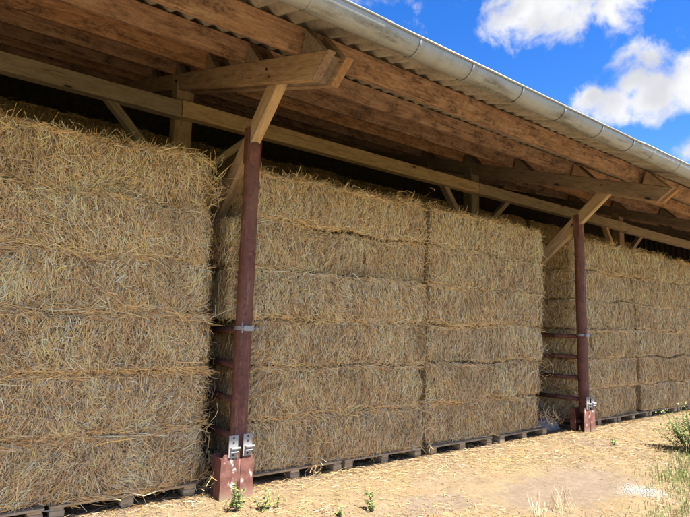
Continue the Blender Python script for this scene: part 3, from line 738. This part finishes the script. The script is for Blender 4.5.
# concrete footing in the gap beside the second post
m = MB(); b = np.random.default_rng(8); V = []; F = []
nx, ny = 8, 8
for j in range(ny+1):
    for i in range(nx+1):
        u, v = i/nx, j/ny; z = 0.13 + 0.05*u + b.normal(0, .006); e = min(u, 1-u, v, 1-v)
        V.append((5.34+u*.48+b.normal(0, .006), 0.34+v*.6+b.normal(0, .006), z-(0.05 if e == 0 else 0)))
for j in range(ny):
    for i in range(nx): a = j*(nx+1)+i; F.append((a, a+1, a+nx+2, a+nx+1))
ring = [i for i in range(nx+1)] + [k*(nx+1)+nx for k in range(1, ny+1)] + [ny*(nx+1)+i for i in range(nx-1, -1, -1)] + [k*(nx+1) for k in range(ny-1, 0, -1)]
bs = len(V)
for q in ring: V.append((V[q][0]+(0.04 if V[q][0] > 5.6 else -.04), V[q][1]-(0.05 if V[q][1] < .5 else -.02), -.01))
for i in range(len(ring)): j = (i+1) % len(ring); F.append((ring[i], bs+i, bs+j, ring[j]))
tag(link('concrete_footing', mesh('concrete_footing', V, F, M_CONC)), 'low rough grey concrete footing in the gap under the ladder rungs', 'footing')

# ------------------------------------------------------------------ loose straw on the yard
rg = np.random.default_rng(77); S = Straw()
def scatter(n, x0, x1, y0, y1, Lm, wts, keepf=None, zoff=0.006):
    x = rg.uniform(x0, x1, n); y = rg.uniform(y0, y1, n)
    if keepf is not None: k = keepf(x, y) > rg.random(n); x, y = x[k], y[k]
    n = len(x); P = np.stack([x, y, gz(x, y)+zoff+np.abs(rg.normal(0, .005, n))], 1); th = rg.uniform(0, 6.283, n)
    D = np.stack([np.cos(th), np.sin(th), rg.normal(0, .08, n)], 1); N = np.tile([0., 0., 1.], (n, 1))
    V, F = strands(rg, P, D, N, np.clip(rg.lognormal(np.log(Lm), .45, n), .02, .3), np.clip(rg.normal(.0036, .001, n), .0015, .007), rg.normal(.02, .05, n), rg.normal(0, .12, n))
    S.add(V, F, colours(rg, n, wts)*0.41)
gk = Fourier(np.random.default_rng(5), 14, 1.2, 7, 2)
def keep(x, y):
    v = 0.55 + 0.3*gk(np.stack([x, y], 1)); v -= 0.75*np.exp(-(((x-3.0)/1.0)**2+((y+1.5)/.45)**2)); return v*np.clip((y+4.5)/2.2, .08, 1)
scatter(38000, -3, 6, -3.2, 0.02, .055, (6,5,2,1,3,4), keep)
scatter(16000, 5.5, 11, -3.0, 0.1, .075, (6,5,2,1,3,4), keep)
scatter(9000, -2.6, 11, -0.02, 0.4, .10, (4,3,3,2,1,3))
tag(link('scattered_straw', S.mesh('scattered_straw')), 'loose straw scattered over the yard ground', 'straw', kind='stuff')
# straw that hangs out of the gaps and over the pallets
S = Straw()
for (x, y, z, sx, sy, sz, n) in ((-.22, .34, .14, .07, .12, .07, 170), (0.95, .11, .22, .03, .02, .10, 90), (-.25, .35, .7, .04, .15, .4, 120), (5.45, .35, .22, .16, .16, .04, 110), (5.4, .35, 1.0, .05, .12, .5, 60), (-.3, .22, 2.95, .06, .05, .12, 90), (2.64, .12, 1.2, .03, .03, .9, 140)):
    P = np.stack([rg.normal(x, sx, n), rg.normal(y, sy, n), np.abs(rg.normal(z, sz, n))+.02], 1); D = rg.normal(size=(n, 3))*np.array([.8, .6, 1]); N = np.tile([0., -1., 0.1], (n, 1))
    V, F = strands(rg, P, D, N, np.clip(rg.lognormal(np.log(.16), .4, n), .05, .4), np.full(n, .0042), rg.normal(0, .12, n), rg.normal(0, .2, n)); S.add(V, F, colours(rg, n, (5,4,3,2,2,4)))
tag(link('hanging_straw', S.mesh('hanging_straw')), 'wisps of loose straw hanging in the gaps between stacks', 'straw', kind='stuff')

# ------------------------------------------------------------------ weeds, grass, stones
def weed(x, y, h, n, label, seed, spread=.07):
    r = random.Random(seed); z0 = float(gz([x], [y])[0])
    root = empty('weed', (x, y, z0-.005), label, 'weed', 'small weeds in the yard')
    st = MB(); lf = MB()
    for s in range(n):
        a = r.uniform(0, 6.28); b0 = Vector((r.uniform(-1, 1)*spread, r.uniform(-1, 1)*spread, 0)); hh = h*r.uniform(.55, 1)
        tip = b0 + Vector((math.cos(a)*.25*hh, math.sin(a)*.25*hh, hh)); st.tube(b0, tip, .0032, .0016, 6)
        for k in range(int(7+hh*50)):
            tt = r.uniform(.15, 1); p = b0.lerp(tip, tt); az = r.uniform(0, 6.28); L = r.uniform(.025, .05)*(1.15-.5*tt); el = r.uniform(-.1, .9)
            d = Vector((math.cos(az)*math.cos(el), math.sin(az)*math.cos(el), math.sin(el))); sd = d.cross(Vector((0, 0, 1))).normalized()*L*.3; up = sd.cross(d).normalized()*L*.12
            q = [p, p+d*L*.35+sd+up, p+d*L*.7+sd*.75+up*.5, p+d*L-up, p+d*L*.7-sd*.75+up*.5, p+d*L*.35-sd+up, p+d*L*.5]
            lf.add(q, [(0, 1, 6), (1, 2, 6), (2, 3, 6), (3, 4, 6), (4, 5, 6), (5, 0, 6)])
    st.obj('stem', M_STEM, root); lf.obj('foliage', M_LEAF, root)
weed(-0.18, -.45, .25, 8, 'bright leafy weed sprouting in front of the splattered foot plates', 1)
weed(0.06, -.49, .19, 5, 'sparse pale weed just beside the leafy one at the splattered post', 2)
weed(0.82, -1.02, .21, 4, 'upright dark green weed alone on the bare straw ground', 3, .025)
weed(0.52, -.99, .07, 3, 'tiny low weed seedling near the upright dark green weed', 4, .03)
weed(5.39, -.80, .10, 3, 'pale slender weed in the straw before the footing post', 5, .05)
def blades(name, pts, hmean, dens_w, label, cat, seed, cols, kind='stuff', lean=.35):
    r = np.random.default_rng(seed); n = len(pts); x, y = pts[:, 0], pts[:, 1]; h = np.clip(r.lognormal(np.log(hmean), .4, n), .03, hmean*3.2)
    th = r.uniform(0, 6.283, n); D = np.stack([np.cos(th)*lean*r.random(n), np.sin(th)*lean*r.random(n), np.ones(n)], 1)
    P = np.stack([x, y, gz(x, y)+h*.48], 1); N = np.stack([np.cos(th+.6), np.sin(th+.6), np.zeros(n)], 1)
    V, F = strands(r, P, D, N, h, np.clip(r.normal(dens_w, dens_w*.3, n), .0015, .01), r.normal(0, .12, n), r.normal(0, .06, n))
    s = Straw(); c = np.array(cols)[r.integers(0, len(cols), n)]*r.uniform(.75, 1.2, (n, 1)); s.add(V, F, c)
    return tag(link(name, s.mesh(name)), label, cat, kind=kind)
GREEN = [(.13,.21,.05), (.2,.27,.07), (.22,.26,.09), (.30,.29,.12), (.45,.38,.19)]
rg2 = np.random.default_rng(9)
def region(n, cx, cy, sx, sy): return np.stack([rg2.normal(cx, sx, n), rg2.normal(cy, sy, n)], 1)
blades('grass', np.concatenate([region(5200, 4.9, -2.2, .5, .2), region(3500, 3.95, -2.75, .5, .2), region(3800, 6.3, -1.78, .6, .14), region(160, 1.9, -2.05, .3, .12), region(420, 2.7, -2.5, .45, .12), region(900, 7.6, -1.6, .7, .2)]),
       .05, .0038, 'sparse green grass along the edge of the trodden yard', 'grass', 2, GREEN)
blades('dry_grass', np.concatenate([region(40, 2.35, -1.86, .06, .05), region(26, 2.0, -1.9, .08, .05), region(40, 4.6, -2.0, .35, .2)]), .16, .0035, 'pale dry grass stalks standing at the bare earth patch', 'dry grass', 3, [(.62,.5,.3), (.7,.58,.36), (.5,.36,.22)], lean=.8)
# bush at the edge of the yard
r = random.Random(21)
root = empty('bush', (6.05, -1.56, 0), 'dense green leafy bush beside the yard grass', 'bush')
st = MB(); lf = MB()
for s in range(80):
    a = r.uniform(0, 6.28); rr = r.uniform(.02, .42); tip = Vector((math.cos(a)*rr*1.2, math.sin(a)*rr, r.uniform(.25, .72)*(1.1-rr))); b0 = Vector((tip.x*.25, tip.y*.25, 0)); st.tube(b0, tip, .004, .0015, 5)
    for k in range(34):
        tt = r.uniform(.25, 1.05); p = b0.lerp(tip, tt) + Vector((r.gauss(0, .025), r.gauss(0, .025), r.gauss(0, .025))); az = r.uniform(0, 6.28); el = r.uniform(-.4, .9); L = r.uniform(.022, .05)
        d = Vector((math.cos(az)*math.cos(el), math.sin(az)*math.cos(el), math.sin(el))); sd = d.cross(Vector((0, 0, 1))).normalized()*L*.28; up = sd.cross(d).normalized()*L*.1
        lf.add([p, p+d*L*.4+sd+up, p+d*L, p+d*L*.4-sd+up, p+d*L*.5], [(0, 1, 4), (1, 2, 4), (2, 3, 4), (3, 0, 4)])
st.obj('stem', M_STEM, root); lf.obj('foliage', M_LEAF, root)
# patch of white chippings
ST = MB(); r = random.Random(6)
for k in range(900):
    a = r.uniform(0, 6.28); q = abs(r.gauss(0, .62)); x = 3.52+math.cos(a)*q*.30; y = -2.02+math.sin(a)*q*.22; s = r.choice((.004, .005, .006, .008, .012))*r.uniform(.8, 1.3); z = float(gz([x], [y])[0])
    p = [Vector((r.uniform(.6, 1)*s*c, r.uniform(.6, 1)*s*d, r.uniform(.4, .7)*s*e)) for c, d, e in ((1,0,0),(0,1,0),(-1,0,0),(0,-1,0),(0.1,0,1),(0,0.1,-1))]
    ST.add([v + Vector((x, y, z+s*.3)) for v in p], [(0,1,4),(1,2,4),(2,3,4),(3,0,4),(1,0,5),(2,1,5),(3,2,5),(0,3,5)])
tag(ST.obj('gravel', M_STONE), 'patch of white stone chippings spilled on the bare earth', 'gravel', kind='stuff')

CL = MB(); r = random.Random(16)
M_CLOD = plain('clod', (0.14,0.11,0.075), (0.26,0.21,0.15), 0.95, 60)
for k in range(1500):
    x = r.uniform(-2.4, 7.5); y = r.uniform(-3.0, 0.05); s = r.choice((.004, .006, .006, .009, .014))*r.uniform(.7, 1.3); z = float(gz([x], [y])[0])
    p = [Vector((r.uniform(.5, 1)*s*c, r.uniform(.5, 1)*s*d, r.uniform(.4, .8)*s*e)) for c, d, e in ((1,0,0),(0,1,0),(-1,0,0),(0,-1,0),(0.1,0,1),(0,0.1,-1))]
    CL.add([v + Vector((x, y, z+s*.25)) for v in p], [(0,1,4),(1,2,4),(2,3,4),(3,0,4),(1,0,5),(2,1,5),(3,2,5),(0,3,5)])
tag(CL.obj('clods', M_CLOD), 'small earth clods and pebbles strewn over the yard', 'clods', kind='stuff')
